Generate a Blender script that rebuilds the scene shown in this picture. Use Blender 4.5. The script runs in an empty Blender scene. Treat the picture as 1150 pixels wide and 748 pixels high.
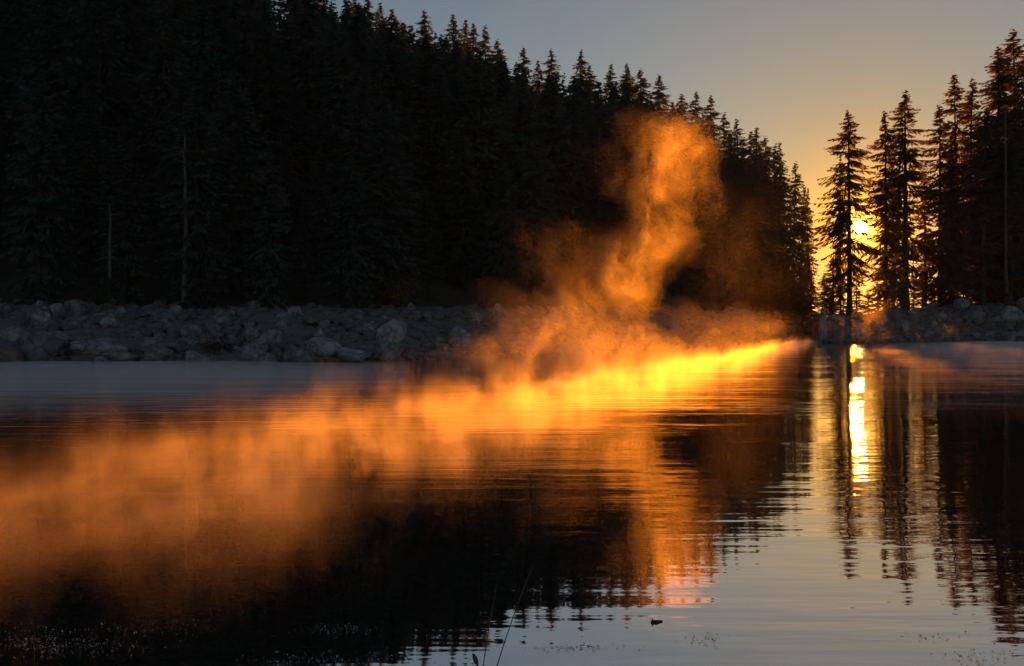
import bpy, bmesh, math, random
import numpy as np
from mathutils import Vector, Matrix, noise as mnoise

random.seed(7)
rng = np.random.default_rng(7)
scene = bpy.context.scene
COL = scene.collection

# ------------------------------------------------------------------ camera geometry
F, CX, HY, CAMZ = 1100.0, 575.0, 372.0, 1.5       # focal length / horizon in photo pixels, eye height (m)
DISC = Vector((391.0 / F, 1.0, 117.0 / F)).normalized()  # the sun's disc in the photograph
SUN = Vector((384.0 / F, 1.0, 117.0 / F)).normalized()
AZ = 384.0 / F                                     # ground slope of the sun's azimuth (x per y)
EXPOSURE = 1.8


def P(px, py, Y):
    return Vector(((px - CX) / F * Y, Y, CAMZ + (HY - py) / F * Y))


def U(x, y):                                       # distance across the sunbeam
    return x - AZ * y


def smooth(a, b, x):
    t = np.clip((np.asarray(x, float) - a) / (b - a), 0, 1)
    return t * t * (3 - 2 * t)


# ------------------------------------------------------------------ object helpers
def tag(o, label=None, cat=None, group=None, kind=None):
    if label: o['label'] = label
    if cat: o['category'] = cat
    if group: o['group'] = group
    if kind: o['kind'] = kind
    return o


def mesh_np(name, v, f, mat, smooth_shade=False):
    """v (n,3), f (m,3) or (m,4) -> mesh data"""
    v = np.ascontiguousarray(v, np.float32)
    f = np.ascontiguousarray(f, np.int32)
    me = bpy.data.meshes.new(name)
    k = f.shape[1]
    me.vertices.add(len(v)); me.vertices.foreach_set('co', v.ravel())
    me.loops.add(f.size); me.loops.foreach_set('vertex_index', f.ravel())
    me.polygons.add(len(f))
    me.polygons.foreach_set('loop_start', np.arange(0, f.size, k, dtype=np.int32))
    if smooth_shade:
        me.polygons.foreach_set('use_smooth', np.ones(len(f), bool))
    me.update(calc_edges=True)
    me.materials.append(mat)
    return me


def outward(me):
    bm = bmesh.new(); bm.from_mesh(me)
    bmesh.ops.recalc_face_normals(bm, faces=bm.faces); bm.to_mesh(me); bm.free()
    return me


def obj(name, me, parent=None):
    o = bpy.data.objects.new(name, me)
    COL.objects.link(o)
    if parent: o.parent = parent
    return o


def empty(name, loc, rz=0.0):
    o = bpy.data.objects.new(name, None)
    COL.objects.link(o)
    o.location = loc
    o.rotation_euler = (0, 0, rz)
    o.empty_display_size = 0.3
    return o


# ------------------------------------------------------------------ materials
def new_mat(name):
    m = bpy.data.materials.new(name)
    m.use_nodes = True
    nt = m.node_tree
    nt.nodes.clear()
    return m, nt, nt.nodes.new('ShaderNodeOutputMaterial')


class G:
    """small helper to write node graphs"""
    def __init__(self, nt): self.nt = nt

    def n(self, t, **kw):
        nd = self.nt.nodes.new(t)
        for k, v in kw.items(): setattr(nd, k, v)
        return nd

    def set(self, sock, v):
        if hasattr(v, 'is_linked') or isinstance(v, bpy.types.NodeSocket): self.nt.links.new(v, sock)
        else: sock.default_value = v

    def m(self, op, a, b=0.0, c=None, clamp=False):
        nd = self.n('ShaderNodeMath', operation=op, use_clamp=clamp)
        self.set(nd.inputs[0], a); self.set(nd.inputs[1], b)
        if c is not None: self.set(nd.inputs[2], c)
        return nd.outputs[0]

    def v(self, op, a, b=(0, 0, 0), scale=None):
        nd = self.n('ShaderNodeVectorMath', operation=op)
        self.set(nd.inputs[0], a)
        if op not in ('LENGTH', 'NORMALIZE', 'SCALE'): self.set(nd.inputs[1], b)
        if scale is not None: self.set(nd.inputs['Scale'], scale)
        return nd.outputs['Value'] if op in ('LENGTH', 'DOT_PRODUCT') else nd.outputs[0]

    def noise(self, vec, scale, detail=2.0, rough=0.5, out='Fac'):
        nd = self.n('ShaderNodeTexNoise')
        self.set(nd.inputs['Vector'], vec)
        nd.inputs['Scale'].default_value = scale
        nd.inputs['Detail'].default_value = detail
        nd.inputs['Roughness'].default_value = rough
        return nd.outputs[out]

    def ramp(self, x, a, b, lo=0.0, hi=1.0, sm=True):
        nd = self.n('ShaderNodeMapRange', interpolation_type='SMOOTHSTEP' if sm else 'LINEAR')
        self.set(nd.inputs['Value'], x)
        for k, val in (('From Min', a), ('From Max', b), ('To Min', lo), ('To Max', hi)): self.set(nd.inputs[k], val)
        return nd.outputs[0]

    def mix(self, f, a, b):
        nd = self.n('ShaderNodeMix', data_type='RGBA')
        self.set(nd.inputs['Factor'], f)
        self.set(nd.inputs['A'], a) if False else self.set(nd.inputs[6], a)
        self.set(nd.inputs[7], b)
        return nd.outputs[2]

    def link(self, a, b): self.nt.links.new(a, b)


def mat_foliage(name, c1, c2, trans):
    m, nt, out = new_mat(name); g = G(nt)
    oi = g.n('ShaderNodeObjectInfo')
    tc = g.n('ShaderNodeTexCoord')
    nz = g.noise(tc.outputs['Object'], 0.9, 2.0)
    f = g.m('ADD', g.m('MULTIPLY', nz, 0.6), g.m('MULTIPLY', oi.outputs['Random'], 0.4), clamp=True)
    c = g.mix(f, c1 + (1,), c2 + (1,))
    d = g.n('ShaderNodeBsdfDiffuse'); g.link(c, d.inputs['Color'])
    t = g.n('ShaderNodeBsdfTranslucent'); t.inputs['Color'].default_value = trans + (1,)
    mx = g.n('ShaderNodeMixShader'); mx.inputs[0].default_value = 0.35
    g.link(d.outputs[0], mx.inputs[1]); g.link(t.outputs[0], mx.inputs[2])
    g.link(mx.outputs[0], out.inputs['Surface'])
    return m


def mat_bark(name, c1, c2):
    m, nt, out = new_mat(name); g = G(nt)
    tc = g.n('ShaderNodeTexCoord')
    mp = g.n('ShaderNodeMapping'); mp.inputs['Scale'].default_value = (6, 6, 1.2)
    g.link(tc.outputs['Object'], mp.inputs['Vector'])
    nz = g.noise(mp.outputs[0], 2.0, 4.0, 0.65)
    b = g.n('ShaderNodeBsdfPrincipled')
    g.link(g.mix(g.ramp(nz, 0.35, 0.65), c1 + (1,), c2 + (1,)), b.inputs['Base Color'])
    b.inputs['Roughness'].default_value = 0.9
    bp = g.n('ShaderNodeBump'); bp.inputs['Strength'].default_value = 0.6
    g.link(nz, bp.inputs['Height']); g.link(bp.outputs[0], b.inputs['Normal'])
    g.link(b.outputs[0], out.inputs['Surface'])
    return m


def mat_rock(name):
    m, nt, out = new_mat(name); g = G(nt)
    tc = g.n('ShaderNodeTexCoord'); oi = g.n('ShaderNodeObjectInfo')
    off = g.v('SCALE', oi.outputs['Location'], scale=0.37)
    vec = g.v('ADD', tc.outputs['Object'], off)
    n1 = g.noise(vec, 1.6, 5.0, 0.6)
    n2 = g.noise(vec, 9.0, 4.0, 0.7)
    c = g.mix(g.ramp(n1, 0.35, 0.68), (0.15, 0.16, 0.175, 1), (0.34, 0.35, 0.37, 1))
    c = g.mix(g.m('MULTIPLY', g.ramp(n2, 0.5, 0.75), 0.5), c, (0.07, 0.065, 0.055, 1))
    hsv = g.n('ShaderNodeHueSaturation'); g.link(c, hsv.inputs['Color'])
    g.link(g.ramp(oi.outputs['Random'], 0, 1, 0.55, 1.25, False), hsv.inputs['Value'])
    vo = g.n('ShaderNodeTexVoronoi', feature='DISTANCE_TO_EDGE'); vo.inputs['Scale'].default_value = 1.3
    g.link(g.v('ADD', vec, g.v('SCALE', g.noise(vec, 2.5, 3.0, .6, 'Color'), scale=.5)), vo.inputs['Vector'])
    crack = g.ramp(vo.outputs['Distance'], 0.0, 0.05)
    wn_ = g.n('ShaderNodeTexWhiteNoise', noise_dimensions='1D'); g.link(oi.outputs['Random'], wn_.inputs['W'])
    c2 = g.mix(g.ramp(wn_.outputs['Value'], .80, 1.0, 0, .6), hsv.outputs[0], (0.13, 0.095, 0.07, 1))
    c2 = g.mix(g.m('MULTIPLY', g.m('SUBTRACT', 1.0, crack), .6), c2, (0.03, 0.03, 0.03, 1))
    ge = g.n('ShaderNodeNewGeometry'); sz = g.n('ShaderNodeSeparateXYZ'); g.link(ge.outputs['Position'], sz.inputs[0])
    wet = g.ramp(g.m('ADD', sz.outputs[2], g.m('MULTIPLY', n1, .2)), .32, .16)
    c2 = g.mix(g.m('MULTIPLY', wet, .7), c2, (0.03, 0.032, 0.033, 1))
    b = g.n('ShaderNodeBsdfPrincipled'); g.link(c2, b.inputs['Base Color'])
    g.link(g.ramp(wet, 0, 1, .78, .28), b.inputs['Roughness'])
    bp = g.n('ShaderNodeBump'); bp.inputs['Strength'].default_value = 0.8; bp.inputs['Distance'].default_value = 0.16
    g.link(g.m('ADD', g.m('ADD', n1, g.m('MULTIPLY', n2, 0.5)), g.m('MULTIPLY', crack, .35)), bp.inputs['Height']); g.link(bp.outputs[0], b.inputs['Normal'])
    g.link(b.outputs[0], out.inputs['Surface'])
    return m


def mat_ground():
    m, nt, out = new_mat('forest_soil'); g = G(nt)
    tc = g.n('ShaderNodeTexCoord')
    n1 = g.noise(tc.outputs['Object'], 0.25, 4.0, 0.6)
    n2 = g.noise(tc.outputs['Object'], 2.2, 5.0, 0.7)
    c = g.mix(g.ramp(n1, 0.4, 0.62), (0.045, 0.040, 0.030, 1), (0.030, 0.042, 0.018, 1))
    st = g.mix(n2, (0.10, 0.10, 0.10, 1), (0.20, 0.195, 0.185, 1))
    at = g.n('ShaderNodeAttribute', attribute_name='stony')
    c = g.mix(at.outputs['Fac'], c, st)
    b = g.n('ShaderNodeBsdfPrincipled'); g.link(c, b.inputs['Base Color']); b.inputs['Roughness'].default_value = 0.95
    bp = g.n('ShaderNodeBump'); bp.inputs['Strength'].default_value = 0.8; bp.inputs['Distance'].default_value = 0.25
    g.link(n2, bp.inputs['Height']); g.link(bp.outputs[0], b.inputs['Normal'])
    g.link(b.outputs[0], out.inputs['Surface'])
    return m


def mat_water():
    m, nt, out = new_mat('lake_water'); g = G(nt)
    tc = g.n('ShaderNodeTexCoord')
    P0 = tc.outputs['Object']
    # two families of long low ripples and a patchwork of calm and stirred water
    mp1 = g.n('ShaderNodeMapping'); mp1.inputs['Scale'].default_value = (0.32, 2.3, 1); mp1.inputs['Rotation'].default_value = (0, 0, 0.10)
    g.link(P0, mp1.inputs['Vector'])
    mp2 = g.n('ShaderNodeMapping'); mp2.inputs['Scale'].default_value = (1.6, 6.5, 1); mp2.inputs['Rotation'].default_value = (0, 0, -0.14)
    g.link(P0, mp2.inputs['Vector'])
    n1 = g.noise(mp1.outputs[0], 1.0, 3.0, 0.55)
    n2 = g.noise(mp2.outputs[0], 1.0, 2.0, 0.5)
    mp3 = g.n('ShaderNodeMapping'); mp3.inputs['Scale'].default_value = (0.12, 0.30, 1); mp3.inputs['Location'].default_value = (3.1, 1.7, 0)
    g.link(P0, mp3.inputs['Vector'])
    patch = g.ramp(g.noise(mp3.outputs[0], 1.0, 2.0), 0.36, 0.66, 0.25, 1.0)
    sxyz = g.n('ShaderNodeSeparateXYZ'); g.link(P0, sxyz.inputs[0])
    mp4 = g.n('ShaderNodeMapping'); mp4.inputs['Scale'].default_value = (3.2, 12.0, 1); mp4.inputs['Rotation'].default_value = (0, 0, 0.35)
    g.link(P0, mp4.inputs['Vector'])
    n3 = g.m('MULTIPLY', g.noise(mp4.outputs[0], 1.0, 1.0), g.ramp(g.noise(P0, 0.22, 1.0), 0.42, 0.62, 0.0, 0.075))
    n1 = g.m('ADD', n1, n3)
    h = g.m('MULTIPLY', g.m('ADD', n1, g.m('MULTIPLY', n2, WAVE2)), g.m('MULTIPLY', patch, g.ramp(sxyz.outputs[1], 5.0, 22.0, 0.5, 1.7)))
    bp = g.n('ShaderNodeBump'); bp.inputs['Strength'].default_value = 1.0; bp.inputs['Distance'].default_value = WAVE
    g.link(h, bp.inputs['Height'])
    lw = g.n('ShaderNodeFresnel'); lw.inputs['IOR'].default_value = 1.75; g.link(bp.outputs[0], lw.inputs['Normal'])
    gl = g.n('ShaderNodeBsdfGlossy'); gl.inputs['Roughness'].default_value = 0.012; gl.inputs['Color'].default_value = (0.97, 0.98, 1.0, 1)
    g.link(bp.outputs[0], gl.inputs['Normal'])
    df = g.n('ShaderNodeBsdfDiffuse'); df.inputs['Color'].default_value = (0.008, 0.012, 0.014, 1)
    mx = g.n('ShaderNodeMixShader')
    g.link(g.m('ADD', g.m('MULTIPLY', lw.outputs[0], 0.45), 0.58, clamp=True), mx.inputs[0])
    g.link(df.outputs[0], mx.inputs[1]); g.link(gl.outputs[0], mx.inputs[2])
    g.link(mx.outputs[0], out.inputs['Surface'])
    return m


def mat_plain(name, c, rough=0.7, trans=None):
    m, nt, out = new_mat(name); g = G(nt)
    tc = g.n('ShaderNodeTexCoord')
    nz = g.noise(tc.outputs['Object'], 7.0, 3.0)
    b = g.n('ShaderNodeBsdfPrincipled')
    lo = tuple(x * 0.65 for x in c) + (1,); hi = tuple(min(1, x * 1.35) for x in c) + (1,)
    g.link(g.mix(nz, lo, hi), b.inputs['Base Color'])
    b.inputs['Roughness'].default_value = rough
    g.link(b.outputs[0], out.inputs['Surface'])
    return m


WAVE, WAVE2 = 0.014, 0.25
M_FOREST = mat_foliage('shaded_needles', (0.052, 0.088, 0.076), (0.090, 0.120, 0.105), (0.08, 0.125, 0.11))  # spruce needles of the shaded hillside, lifted cool shade put into the colour
M_SPRUCE = mat_foliage('backlit_needles', (0.040, 0.060, 0.046), (0.075, 0.098, 0.070), (0.22, 0.16, 0.03))  # spruce needles by the sun, golden backlight put into the translucent colour
M_BARK = mat_bark('spruce_bark', (0.022, 0.018, 0.014), (0.055, 0.046, 0.038))
M_DEAD = mat_bark('weathered_wood', (0.05, 0.046, 0.042), (0.12, 0.11, 0.10))
M_ROCK = mat_rock('granite')
M_GROUND = mat_ground()
M_WATER = mat_water()
M_AUTUMN = mat_foliage('autumn_leaves', (0.22, 0.10, 0.03), (0.34, 0.17, 0.05), (0.30, 0.14, 0.03))
M_BROWN = mat_foliage('dry_shrub_leaves', (0.07, 0.05, 0.035), (0.11, 0.075, 0.05), (0.06, 0.04, 0.02))
M_SHRUB = mat_foliage('shrub_leaves', (0.04, 0.055, 0.02), (0.08, 0.085, 0.03), (0.10, 0.10, 0.03))
M_REED = mat_plain('dry_reed', (0.10, 0.085, 0.045), 0.6)
M_WEED = mat_plain('water_weed', (0.012, 0.012, 0.010), 0.9)
M_STICK = mat_plain('wet_wood', (0.03, 0.025, 0.02), 0.35)

# ------------------------------------------------------------------ terrain
SHORE = np.array([(-4000, 32), (-1200, 34), (-200, 41), (0, 43), (200, 43.4), (350, 44.5), (450, 48.5), (550, 56), (650, 66),
                  (700, 74), (750, 85), (800, 100), (850, 125), (880, 158), (900, 196), (912, 225), (918, 160), (926, 127),
                  (960, 128), (1050, 131), (1150, 134), (1400, 130), (2200, 110), (5000, 90)], float)
# skyline of the trees and the distance of the crest below it
SKY = np.array([(-4000, -160), (-1200, -200), (-300, -260), (0, -190), (200, -110), (330, -45), (440, 4), (480, 16), (560, 46), (600, 62), (650, 68),
                (700, 82), (740, 92), (780, 104), (830, 140), (870, 170), (890, 196), (905, 232), (912, 300)], float)
CREST = np.array([(-4000, 120), (0, 150), (440, 172), (700, 186), (880, 206), (905, 232), (912, 250)], float)


def shore(px): return np.interp(px, SHORE[:, 0], SHORE[:, 1])


def bank_depth(px): return np.where(np.asarray(px) < 905, 17.0, 20.0)


def ground_h(px, Y):
    """height of the land at image column px and depth Y"""
    px = np.asarray(px, float); Y = np.asarray(Y, float)
    S = shore(px); t = Y - S
    bd = bank_depth(px)
    ytop = np.interp(px, [0, 450, 880, 905, 925, 1000, 1100, 1200], [349, 352, 352, 362, 360, 352, 344, 336])
    zb = CAMZ + (HY - ytop) / F * (S + bd)
    tb = np.clip(t / bd, 0, 1)
    z = zb * (0.25 * tb + 0.75 * smooth(0, 1, tb)) + 0.12 * np.clip(t, 0, 1)
    z = np.where(t < 0, np.maximum(t * 0.12, -1.6), z)
    # left hillside
    cy = np.interp(px, CREST[:, 0], CREST[:, 1]); cz = CAMZ + (HY - np.interp(px, SKY[:, 0], SKY[:, 1])) / F * cy - 19.0
    q = np.clip((Y - S - bd) / np.maximum(cy - S - bd, 8), 0, 1)
    left = (1 - smooth(845, 912, px)) * np.maximum(cz - zb, 0) * q ** 1.05
    # right hillside
    right = smooth(1040, 1260, px) * 34 * smooth(0, 90, t - bd * 0.8)
    z = z + np.where(t > bd, left, 0) + np.where(t > bd * 0.8, right, 0)
    return z


def px_of(x, y): return x / y * F + CX


def ground_xy(x, y): return float(ground_h(px_of(x, y), y))


def build_terrain():
    pxs = np.unique(np.concatenate([np.linspace(-4000, -300, 26), np.linspace(-300, 1450, 176), np.linspace(1450, 5000, 24), np.linspace(870, 940, 29)]))
    ts = np.concatenate([[-30, -16, -8, -4, -2, -1, -.4], np.linspace(0, 26, 40), np.linspace(28, 120, 36), [140, 170, 220, 300, 450, 700, 1100, 1800, 3000]])
    PX, T = np.meshgrid(pxs, ts)
    Y = np.maximum(shore(PX) + T, 3)
    X = (PX - CX) / F * Y
    Z = ground_h(PX, Y)
    fade = np.clip(T / 3, 0, 1)
    nz = np.array([mnoise.fractal((x * 0.28, y * 0.28, 0), 0.9, 2.0, 4) for x, y in zip(X.ravel(), Y.ravel())]).reshape(X.shape)
    Z = Z + nz * 0.45 * fade
    v = np.stack([X, Y, Z], -1).reshape(-1, 3)
    nr, nc = X.shape
    i = (np.arange(nr - 1)[:, None] * nc + np.arange(nc - 1)[None, :]).ravel()
    f = np.stack([i, i + 1, i + nc + 1, i + nc], 1)
    me = mesh_np('shore_ground', v, f, M_GROUND, True)
    st = (1 - smooth(0.75, 1.1, T / bank_depth(PX))).ravel().astype(np.float32)
    a = me.attributes.new('stony', 'FLOAT', 'POINT'); a.data.foreach_set('value', st)
    tag(obj('ground', me), 'stony lake shore rising to dark wooded hillsides', None, None, 'structure')


build_terrain()

# water
wv = np.array([(-900, -120, 0), (900, -120, 0), (900, 420, 0), (-900, 420, 0)], float)
tag(obj('water', mesh_np('lake', wv, np.array([[0, 1, 2, 3]]), M_WATER)), 'still dark lake mirroring trees and sky', None, None, 'structure')
# the bed of the lake, reaching to the horizon on every side
bv = np.array([(-5000, -5000, -1.7), (5000, -5000, -1.7), (5000, 5000, -1.7), (-5000, 5000, -1.7)], float)
bed = mesh_np('bed', bv, np.array([[0, 1, 2, 3]]), M_GROUND)
tag(obj('lake_bed_ground', bed), None, None, None, 'structure')


# ------------------------------------------------------------------ spruces
def tube(path, radii, n=6):
    path = np.asarray(path, float); vs = []
    for k, (p, r) in enumerate(zip(path, radii)):
        d = path[min(k + 1, len(path) - 1)] - path[max(k - 1, 0)]
        d = d / (np.linalg.norm(d) + 1e-9)
        a = np.cross(d, (0.31, 0.95, 0.05)); a /= np.linalg.norm(a) + 1e-9
        b = np.cross(d, a)
        th = np.arange(n) / n * 2 * np.pi
        vs.append(p + r * (np.cos(th)[:, None] * a + np.sin(th)[:, None] * b))
    v = np.concatenate(vs); f = []
    for k in range(len(path) - 1):
        for j in range(n):
            a0 = k * n + j; a1 = k * n + (j + 1) % n
            f.append((a0, a1, a1 + n, a0 + n))
    return v, np.array(f)


def join(parts):
    vs, fs, o = [], [], 0
    for v, f in parts:
        vs.append(v); fs.append(np.asarray(f) + o); o += len(v)
    return np.concatenate(vs), np.concatenate(fs)


def spruce_geo(H, R, seed, whorl=0.5, nb=6, twigs=12, bare=0.08, ragged=0.25, tw=0.16, clump=0.0, shape=0.85, limbs=True, gap=0.0):
    """-> (crown verts, tris), (trunk verts, quads); base at the origin"""
    r = np.random.default_rng(seed)
    z = H * bare
    B = []
    lean = r.normal(0, 0.012, 2)
    while z < H * 0.985:
        t = (z / H - bare) / (1 - bare)
        prof = (1 - math.exp(-shape * (1 - t))) / (1 - math.exp(-shape))
        low = min(1.0, 0.45 + 2.2 * t)                     # the lowest limbs are shorter
        for k in range(max(4, int(nb * (0.7 + 0.3 * prof) + r.random()))):
            a = r.random() * 2 * np.pi
            if clump and t < 0.9 and mnoise.noise((math.cos(a) * 1.5 + seed, math.sin(a) * 1.5, z * 0.33)) < 0.08 * clump - 0.20 + 0.1 * (1 - t) + gap and r.random() < 0.92 * clump:
                continue
            L = R * prof * low * (1 - ragged + 2 * ragged * r.random() ** 1.3) * 0.95 * (0.3 + 0.7 * min(1, (1 - t) / 0.14)) + 0.12
            B.append((z + r.normal(0, whorl * 0.3), a, L, t))
        z += whorl * (0.42 + 0.70 * prof)
    cv, lv = [], []
    Vs, Fs, o = [], [], 0
    for (zb, a, L, t) in B:
        d = np.array([math.cos(a), math.sin(a), 0]); side = np.array([-d[1], d[0], 0])
        up = 0.38 * t - 0.22 + r.normal(0, 0.10)            # upper limbs rise, lower ones droop
        def pt(s): return np.array([0, 0, zb]) + d * (L * s) + np.array([0, 0, 1]) * L * (up * s - 0.20 * s * s + 0.08 * s ** 4)
        if limbs and L > 0.9:
            pp = np.array([pt(0), pt(0.5), pt(0.95)]); w = 0.012 + 0.008 * L
            lv.append(tube(pp, [w * 1.6, w, 0.006], 3))
        n = max(4, int(twigs * (0.35 + 0.65 * min(1, L / (R * 0.8)))))
        s = np.clip(np.linspace(0.10, 1.0, n) + r.normal(0, 0.02, n), 0.03, 1.0)
        sg = np.where(np.arange(n) % 2 == 0, 1.0, -1.0)
        base = np.array([pt(x) for x in s])
        ln = (0.22 + 0.36 * L * (1.02 - s) ** 0.7) * (0.7 + 0.6 * r.random(n))
        ln = np.maximum(ln, 0.18)
        fwd = 0.55 + 0.5 * s
        hang = -0.35 - 0.70 * r.random(n) + 0.3 * t
        dirv = d[None] * fwd[:, None] + side[None] * (sg * (0.75 - 0.5 * s))[:, None]
        dirv[:, 2] = hang + up * 0.6
        dirv /= np.linalg.norm(dirv, axis=1)[:, None]
        tip = base + dirv * ln[:, None]
        wv_ = np.cross(dirv, np.stack([r.normal(0, .5, n), r.normal(0, .5, n), np.ones(n)], 1))
        wv_ /= np.linalg.norm(wv_, axis=1)[:, None] + 1e-9
        w = tw * (0.6 + 0.8 * r.random(n)) * (0.55 + 0.45 * min(1, L / (0.5 * R + 0.1)))
        mid = base + dirv * (ln * 0.45)[:, None] - np.array([0, 0, 1])[None] * (0.05 * ln)[:, None]
        q = np.stack([base, mid + wv_ * w[:, None], tip, mid - wv_ * w[:, None]], 1).reshape(-1, 3)
        k = np.arange(n) * 4 + o
        Vs.append(q); Fs.append(np.stack([k, k + 1, k + 2], 1)); Fs.append(np.stack([k, k + 2, k + 3], 1)); o += 4 * n
        # the limb's own needle strip
        m_ = 5; ss = np.linspace(0.15, 1.0, m_); pb = np.array([pt(x) for x in ss]); ww = tw * 0.9 * np.array([.6, 1, 1, .8, .1])
        strip = np.concatenate([pb + side * ww[:, None], pb - side * ww[:, None]])
        for j in range(m_ - 1):
            Fs.append(np.array([[o + j, o + j + 1, o + m_ + j + 1], [o + j, o + m_ + j + 1, o + m_ + j]]))
        Vs.append(strip); o += 2 * m_
    # leader
    lead = np.array([[-.03, 0, H * .965], [.03, 0, H * .965], [0, 0, H * 1.012]]); Vs.append(lead); Fs.append(np.array([[o, o + 1, o + 2]])); o += 3
    V = np.concatenate(Vs); Fc = np.concatenate(Fs)
    bend = (V[:, 2:3] / H) ** 2 * H * lean[None] * 0.6
    V[:, :2] += bend
    zs = np.linspace(-0.6, H * 0.97, 9)
    rad = 0.0155 * H * (1 - np.clip(zs, 0, None) / H) ** 0.9 + 0.02
    rad[0] *= 1.35
    path = np.stack([(zs / H) ** 2 * H * lean[0] * 0.6, (zs / H) ** 2 * H * lean[1] * 0.6, zs], 1)
    tr = tube(path, rad, 8)
    trunk = join([tr] + lv) if lv else tr
    return (V, Fc), trunk


def make_tree(name, H, R, seed, mat=None, **kw):
    c, t = spruce_geo(H, R, seed, **kw)
    return mesh_np(name + '_crown', c[0], c[1], mat or M_SPRUCE), mesh_np(name + '_trunk', t[0], t[1], M_BARK, True)


def place_tree(meshes, loc, rz, s, sz, label, group, tilt=(0, 0), name='spruce_tree'):
    t = empty(name, loc, rz)
    t.scale = (s, s, s * sz)
    t.rotation_euler = (tilt[0], tilt[1], rz)
    tag(t, label, 'spruce', group)
    obj('crown', meshes[0], t); obj('trunk', meshes[1], t)
    return t


FOREST = [make_tree('forest_spruce', 20, r_, 30 + k, mat=M_FOREST, whorl=0.52, nb=8, twigs=13, bare=b_, ragged=0.3, tw=0.17, clump=cl, shape=sh)
          for k, (r_, b_, cl, sh) in enumerate([(4.0, .03, .4, 2.2), (3.5, .04, .5, 2.5), (4.3, .03, .5, 1.9), (3.2, .04, .6, 2.8), (3.8, .03, .6, 2.3), (4.1, .03, .3, 1.8)])]

YOUNG = [make_tree('young_spruce', 20, r_, 70 + k, whorl=1.6, nb=9, twigs=12, bare=0.0, ragged=.35, tw=.42, clump=.2, shape=1.8) for k, r_ in enumerate((4.2, 5.0, 3.8))]

# --- right hand group, by hand: (column, top row, distance, height/width, label)
HERO = [make_tree('tall_spruce', 30, r_, 90 + k, whorl=0.52, nb=8, twigs=24, bare=b_, ragged=0.42, tw=0.155, gap=.10, clump=cl, shape=sh)
        for k, (r_, b_, cl, sh) in enumerate([(5.9, .14, .9, 3.0), (5.0, .10, .9, 2.8), (5.4, .07, .8, 2.8), (4.6, .12, .9, 3.6), (5.4, .03, .5, 2.2)])]
RIGHT = [  # px, top py, Y, hero index, width factor, label
    (954, 121, 150, 0, 0.86, 'broad tall spruce left of the sun, first big tree beside the open gap'),
    (995, 121, 156, 1, 0.78, 'slimmer spruce just right of the sun, golden light in its lower crown'),
    (1017, 98, 153, 2, 1.0, 'tallest of the open spruces around the sun, pointed top above its two left neighbours'),
    (1056, 114, 158, 1, 0.85, 'backlit spruce between the open group by the sun and the dark wall of trees'),
    (1074, 79, 162, 3, 0.80, 'round topped conifer with a blunt bushy top, left edge of the right hand wood'),
    (1088, 86, 168, 2, 0.85, 'narrow spruce top close behind the round topped conifer on the right'),
    (1121, 49, 158, 4, 1.0, 'spruce with long level branches sticking out leftwards near the right edge'),
    (1142, 30, 164, 0, 0.95, 'highest spruce in the picture at the right edge, tip level above all others'),
    (1163, 22, 156, 4, 1.0, 'dark spruce cut by the right picture edge'),
    (1104, 120, 150, 2, 1.0, 'dark spruce in front of the right hand wood below the drooping branched one'),
    (1068, 165, 151, 4, 0.9, 'lower dark spruce at the foot of the round topped conifer'),
    (1134, 150, 149, 0, 0.9, 'dark spruce standing beside the pale dead trunk on the right'),
    (1039, 190, 170, 3, 0.8, 'small backlit spruce seen through the gap between the sun group and the right hand wood'),
    (944, 170, 185, 3, 0.36, 'thin spruce close behind the broad tall tree left of the sun'),
    (1003, 170, 188, 1, 0.75, 'thin spruce further back between the second and third tall tree'),
    (907, 208, 240, 3, 0.36, 'slim lone spruce standing in the bright gap between hillside and right hand group'),
    (926, 306, 212, 2, 1.2, 'small golden backlit spruce low in the gap left of the broad tall tree'),
    (911, 312, 206, 4, 1.2, 'smallest golden backlit spruce low in the gap beside the hillside wood'),
    (936, 288, 204, 0, 1.1, 'young golden backlit spruce at the foot of the broad tall tree'),
]
for k, (px, py, Y, hi, wf, lab) in enumerate(RIGHT):
    top = P(px, py, Y)
    gz = ground_xy(top.x, Y)
    H = top.z - gz
    s = H / 30.0
    t = place_tree(HERO[hi], (top.x, Y, gz), random.random() * 6.28, 1, 1, lab, 'spruces on the right hand shore')
    t.scale = (s * wf if s > .75 else s * wf * 1.15, s * wf if s > .75 else s * wf * 1.15, s)

# young growth on the bank under the tall trees
for k, (px, py, Y) in enumerate([(934, 322, 158), (947, 327, 152), (962, 318, 164), (975, 324, 157), (986, 312, 166), (999, 322, 158), (1012, 316, 163), (1026, 321, 156),
                                 (1036, 308, 165), (1047, 318, 157), (1060, 306, 162), (1082, 300, 154), (1098, 310, 152), (1120, 296, 153), (1148, 300, 152)]):
    top = P(px, py, Y); gz = ground_xy(top.x, Y); s = max(top.z - gz, 2.5) / 20
    t = place_tree(YOUNG[k % 3], (top.x, Y, gz), random.random() * 6.28, 1, 1, 'young dark spruce filling the foot of the right hand wood above the boulders', 'young spruces on the right bank')
    t.scale = (s * 2.0, s * 2.0, s)

for k in range(200):
    px = random.uniform(846, 906); Y = float(shore(px)) + random.uniform(9, 48); x = (px - CX) / F * Y
    if U(x, Y) > -11.2 or k > 60: continue
    H = random.uniform(3.5, 8.0); s = H / 20
    t = place_tree(YOUNG[k % 3], (x, Y, ground_xy(x, Y) - .2), random.random() * 6.28, 1, 1, 'young dark spruce on the low right hand end of the wooded hillside', 'young spruces at the hillside foot')
    t.scale = (s * 1.6, s * 1.6, s)

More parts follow.
